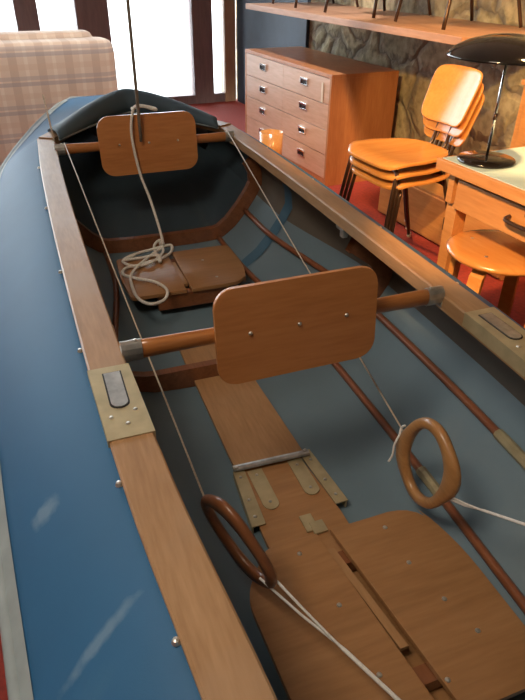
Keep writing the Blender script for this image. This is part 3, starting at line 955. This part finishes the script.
# ------------------------------------------------------------------ CHAIRS
def make_chair(label, cat='chair', group=None, seat_z=.435):
    t = empty('stacking_chair', (0, 0, 0), 0)
    tag(t, label, cat, group)
    def shell(fn, th, na=18, nb=16):
        """a ply shell: fn(a, b) gives the face point for a, b in -1..1, th the offset of the other face"""
        bm = bmesh.new()
        top = [[bm.verts.new(fn(-1+2*i/na, -1+2*j/nb)) for i in range(na+1)] for j in range(nb+1)]
        bot = [[bm.verts.new(fn(-1+2*i/na, -1+2*j/nb)+th) for i in range(na+1)] for j in range(nb+1)]
        for j in range(nb):
            for i in range(na):
                bm.faces.new((top[j][i], top[j][i+1], top[j+1][i+1], top[j+1][i]))
                bm.faces.new((bot[j][i], bot[j+1][i], bot[j+1][i+1], bot[j][i+1]))
        edge = [(0, i) for i in range(na)] + [(j, na) for j in range(nb)] + [(nb, i) for i in range(na, 0, -1)] + [(j, 0) for j in range(nb, 0, -1)]
        for (j0, i0), (j1, i1) in zip(edge, edge[1:]+edge[:1]):
            bm.faces.new((top[j0][i0], bot[j0][i0], bot[j1][i1], top[j1][i1]))
        return bm
    def seat_f(a, b):
        w_ = .205 if b < -.2 else .205-.055*((b+.2)/1.2)**1.5
        x = w_*a*(1-.20*abs(b)**7); y = -.005+.193*b*(1-.14*abs(a)**5)
        z = -.011*(1-a*a)*(1-b*b) - .020*max(0, (-b-.55)/.45)**2
        return Vector((x, y, seat_z+z))
    def edged(o):
        for e in o.data.edges: pass
        m_ = o.modifiers.new('soft_edge', 'BEVEL'); m_.width = .003; m_.segments = 2; m_.limit_method = 'ANGLE'; m_.angle_limit = R(50)
        return o
    edged(obj('seat', shell(seat_f, Vector((0, 0, -.012))), W_CHAIR, t, True))
    H_, W_ = .225, .150
    def back_f(a, b):
        x = W_*a*(1-.14*abs(b)**7)*(.96+.04*b); z = H_/2+H_/2*b*(1-.10*abs(a)**6)
        return Vector((x, .198 + .38*z - 1.3*x*x, seat_z+.095+z))
    edged(obj('backrest', shell(back_f, Vector((0, .010, -.003))), W_CHAIR, t, True))
    for sx in (-1, 1):
        lg = obj('leg', tube(smooth_path([(sx*.11, -.12, seat_z-.042), (sx*.165, -.135, seat_z-.048), (sx*.178, -.15, seat_z-.10), (sx*.205, -.20, .012)], 5), .009, 8), M_TUBE, t, True)
        obj('foot_cap', lathe([(0, 0), (.011, 0), (.011, .022), (0, .022)], 10, (sx*.206, -.201, 0)), M_RUBBER, lg)
        lg = obj('leg', tube(smooth_path([(sx*.08, .10, seat_z-.042), (sx*.135, .12, seat_z-.048), (sx*.15, .135, seat_z-.10), (sx*.185, .235, .012)], 5), .009, 8), M_TUBE, t, True)
        obj('foot_cap', lathe([(0, 0), (.011, 0), (.011, .022), (0, .022)], 10, (sx*.186, .237, 0)), M_RUBBER, lg)
        obj('back_post', tube(smooth_path([(sx*.045, .06, seat_z-.036), (sx*.045, .165, seat_z-.036), (sx*.045, .205, seat_z+.01), (sx*.045, .222, seat_z+.075), (sx*.045, .262, seat_z+.17)], 5), .008, 8), M_TUBE, t, True)
    return t
CH_ROT = ROOM_ROT - PI/2          # backrest towards the stone wall
labs = ['lowest orange plywood stacking chair, bottom of the stack of three by the desk',
        'middle orange plywood stacking chair in the stack of three by the desk',
        'topmost orange plywood stacking chair, its whole seat showing on the stack']
proto = make_chair(labs[0], 'chair', 'stacked plywood chairs by the desk')
proto.location = room_w(1.735, 2.195, 0); proto.rotation_euler = (0, 0, CH_ROT)
for i in (1, 2):
    c = copy_tree(proto)
    c.location = room_w(1.735-.012*i, 2.195+.004*i, .042*i)
    c['label'] = labs[i]
# chairs standing up on the shelf
sl = ['dark legged chair on the shelf, third from its near end', 'dark legged chair on the shelf, second from its near end', 'dark legged chair on the shelf nearest its near end']
for i, (s_, rz) in enumerate(((3.95, -6), (3.22, 8), (2.56, -5))):
    c = copy_tree(proto)
    c.location = room_w(2.20, s_, .952); c.rotation_euler = (0, 0, CH_ROT + R(rz))
    [bpy.data.objects.remove(q) for l in c.children if l.name.startswith('leg') for q in list(l.children)]
    c['label'] = sl[i]; c['group'] = 'chairs standing on the long shelf'

# ------------------------------------------------------------------ DESK
DZ = .72
desk = empty('writing_desk', room_w(1.268, 1.455), ROOM_ROT)
tag(desk, 'teak writing desk with pale blue top and one shallow drawer in view', 'desk')
# local x = depth towards the wall, y negative = along the front towards the viewer
L_, W_d = 1.25, .66
obj('top_frame', span(0, W_d, -L_, 0, DZ-.035, DZ-.002, .003), W_DESK, desk)
obj('top_surface', span(.012, W_d-.012, -L_+.012, -.012, DZ-.004, DZ, .0005), M_LINO, desk)['label'] = 'pale blue linoleum desk surface'
for x in (.070, W_d-.045):
    for y in (-.050, -L_+.045):
        bm = bmesh.new()
        rows = [[Vector((x+sx*r_, y+sy*r_, z)) for sx, sy in ((-1, -1), (1, -1), (1, 1), (-1, 1))] for z, r_ in ((0, .017), (DZ-.035, .024))]
        loft(rows, bm, closed=True); bm.verts.ensure_lookup_table(); bm.faces.new(bm.verts[0:4]); bm.faces.new(bm.verts[4:8])
        obj('leg', bm, W_DESK, desk)
bm = span(.03, W_d-.03, -.06, -.035, DZ-.13, DZ-.035)
span(W_d-.055, W_d-.03, -L_+.06, -.06, DZ-.13, DZ-.035, 0, bm)
obj('apron', bm, W_DESK, desk)
d = obj('drawer', span(.030, .50, -.62, -.075, DZ-.140, DZ-.052, .003), W_DESK, desk)
obj('handle', tube(smooth_path([(.028, -.30, DZ-.088), (.008, -.305, DZ-.094), (.006, -.35, DZ-.096), (.008, -.395, DZ-.094), (.028, -.40, DZ-.088)], 4), .006, 8), M_TUBE, d, True)
bm = lathe([(0, 0), (.009, 0), (.009, .006), (0, .006)], 12)
bmesh.ops.rotate(bm, verts=bm.verts, matrix=Matrix.Rotation(R(-90), 3, 'Y'))
obj('lock', bm, M_BLACK, d, False, (.030, -.36, DZ-.066))

# lamp on the desk
lmp = empty('desk_lamp', room_w(1.374, 1.362, DZ))
tag(lmp, 'black mushroom desk lamp with chrome stem standing on the pale blue desk', 'lamp')
obj('base', lathe([(0, 0), (.083, 0), (.085, .004), (.081, .010), (.03, .014), (0, .015)], 40), M_LAMP, lmp, True)
obj('stem', tube([(0, 0, .012), (0, 0, .315)], .0042, 12), M_CHROME, lmp, True)
obj('stem_joint', tube([(0, 0, .118), (0, 0, .135)], .006, 12), M_TUBE, lmp, True)
obj('lamp_shade', lathe([(.0, .338), (.02, .3375), (.06, .333), (.11, .320), (.145, .303), (.162, .287), (.165, .281), (.161, .281), (.142, .297), (.105, .313), (.05, .326), (0, .329)], 48), M_LAMP, lmp, True)

# round stool by the desk
st_ = empty('round_stool', room_w(1.383, 1.232), ROOM_ROT)
tag(st_, 'round glossy orange wooden stool tucked at the desk, beyond the boat', 'stool')
SZ = .495
obj('seat', lathe([(0, SZ), (.12, SZ-.001), (.152, SZ-.004), (.163, SZ-.010), (.161, SZ-.020), (.145, SZ-.026), (0, SZ-.030)], 48), W_CHAIR, st_, True)
for k in range(4):
    a = R(20+90*k)
    x, y = math.cos(a), math.sin(a)
    rot = Matrix.Rotation(a, 3, 'Z')
    bm = bmesh.new()
    rows = []
    for r_, z in ((.08, SZ-.032), (.118, SZ-.036), (.132, SZ-.055), (.138, SZ-.10), (.145, .20), (.150, 0.0)):
        th = .018 if z < SZ-.04 else .014
        rows.append([rot @ Vector((r_-th/2, -.021, z)), rot @ Vector((r_+th/2, -.021, z)), rot @ Vector((r_+th/2, .021, z)), rot @ Vector((r_-th/2, .021, z))])
    loft(rows, bm, closed=True); bm.verts.ensure_lookup_table(); bm.faces.new(bm.verts[0:4]); bm.faces.new(bm.verts[-4:])
    obj('leg', bm, W_CHAIR, st_)
for k in range(4):
    a = R(20+90*k)
    obj('screw', lathe([(0, .0015), (.004, .001), (.006, 0)], 10, (.10*math.cos(a), .10*math.sin(a), SZ-.0005)), M_SCREW, st_)
obj('leg_ring', tube([(.142*math.cos(2*PI*k/32), .142*math.sin(2*PI*k/32), .19) for k in range(32)], .008, 8, True), M_TUBE, st_, True)

# low drawer box on the floor behind the chairs
bx = empty('drawer_box', room_w(2.04, 1.78), ROOM_ROT)
tag(bx, 'low orange wooden drawer box with black pull on the floor behind the chairs', 'box')
obj('body', span(0, .125, 0, .98, 0, .24, .004), W_DESK, bx)
fr = obj('front_panel', span(-.014, -.001, .01, .97, .012, .228, .002), W_DESK, bx)
obj('handle', span(-.028, -.014, .34, .41, .10, .165, .004), M_BLACK, fr)

# tall cabinet at the wall beyond the desk
cb_ = empty('wall_cabinet', room_w(2.185, 2.01), ROOM_ROT)
tag(cb_, 'orange wooden cabinet side at the photo edge, behind the desk lamp', 'cabinet')
bm = span(0, .36, 0, .03, 0, .78, .002); span(0, .36, -.62, -.59, 0, .78, .002, bm); span(.34, .36, -.59, 0, 0, .78, 0, bm)
span(0, .36, -.59, 0, 0, .06, 0, bm)
obj('carcass', bm, W_DESK, cb_)
obj('top', span(-.01, .365, -.63, .04, .78, .80, .003), W_DESK, cb_)
dr = obj('door', span(-.012, .004, -.585, -.005, .065, .775, .002), W_DESK, cb_)
obj('handle', tube([(-.03, -.06, .42), (-.03, -.06, .52)], .006, 8), M_CHROME, dr)

# ------------------------------------------------------------------ LIGHT
w = bpy.data.worlds.new('daylight'); SC.world = w; w.use_nodes = True
bg = w.node_tree.nodes['Background']
bg.inputs['Color'].default_value = (.88, .94, 1.0, 1)
bg.inputs['Strength'].default_value = 9.0

def area(name, loc, target, sx, sy, power, col, portal=False, spread=180):
    l = bpy.data.lights.new(name, 'AREA'); l.shape = 'RECTANGLE'; l.size = sx; l.size_y = sy
    l.energy = power; l.color = col; l.spread = R(spread)
    o = bpy.data.objects.new(name, l); COL.objects.link(o)
    o.location = loc
    o.rotation_euler = (Vector(target)-Vector(loc)).to_track_quat('-Z', 'Y').to_euler()
    if portal: l.cycles.is_portal = True
    return o
area('window_portal', room_w((T0+T1)/2, S1+.2, 1.2), room_w((T0+T1)/2, 0, 1.2), 5.7, 2.4, 1, (1, 1, 1), True)
def spot(name, loc, target, power, col, size, blend=.4, rad=.05):
    l = bpy.data.lights.new(name, 'SPOT'); l.energy = power; l.color = col
    l.spot_size = R(size); l.spot_blend = blend; l.shadow_soft_size = rad
    o = bpy.data.objects.new(name, l); COL.objects.link(o); o.location = loc
    o.rotation_euler = (Vector(target)-Vector(loc)).to_track_quat('-Z', 'Y').to_euler()
spot('warm_spot', room_w(1.5, .9, 2.15), room_w(1.9, 1.9, .5), 225, (1, .55, .22), 54, .25)
spot('warm_spot', room_w(-.2, .6, 1.95), room_w(2.3, 2.55, .5), 330, (1, .62, .22), 22, .3)
spot('warm_spot', room_w(0, .55, 1.8), room_w(1.42, 1.28, .5), 260, (1, .54, .21), 22, .4)
spot('warm_spot', room_w(1.3, 2.5, 2.5), room_w(2.45, 2.4, 1.05), 100, (1, .66, .30), 64, .5)
spot('chest_fill', room_w(1.2, 3.0, 2.55), room_w(1.95, 4.1, .3), 250, (1, .90, .80), 52, .4)  # added fill without a fixture, brightens the drawer fronts
spot('armchair_fill', room_w(.6, 3.2, 2.5), room_w(.45, 4.3, .5), 150, (1, .88, .76), 46, .4)  # unseen fill added to lift the armchair back
area('ceiling_lamp', boat_w(-1.15, -.55, 2.0), boat_w(0, 0, -.2), .8, .8, 34, (1, .84, .66))

SC.view_settings.view_transform = 'Standard'
SC.view_settings.look = 'None'
SC.view_settings.exposure = 0.0
SC.view_settings.gamma = 1.0
SC.view_settings.use_curve_mapping = False
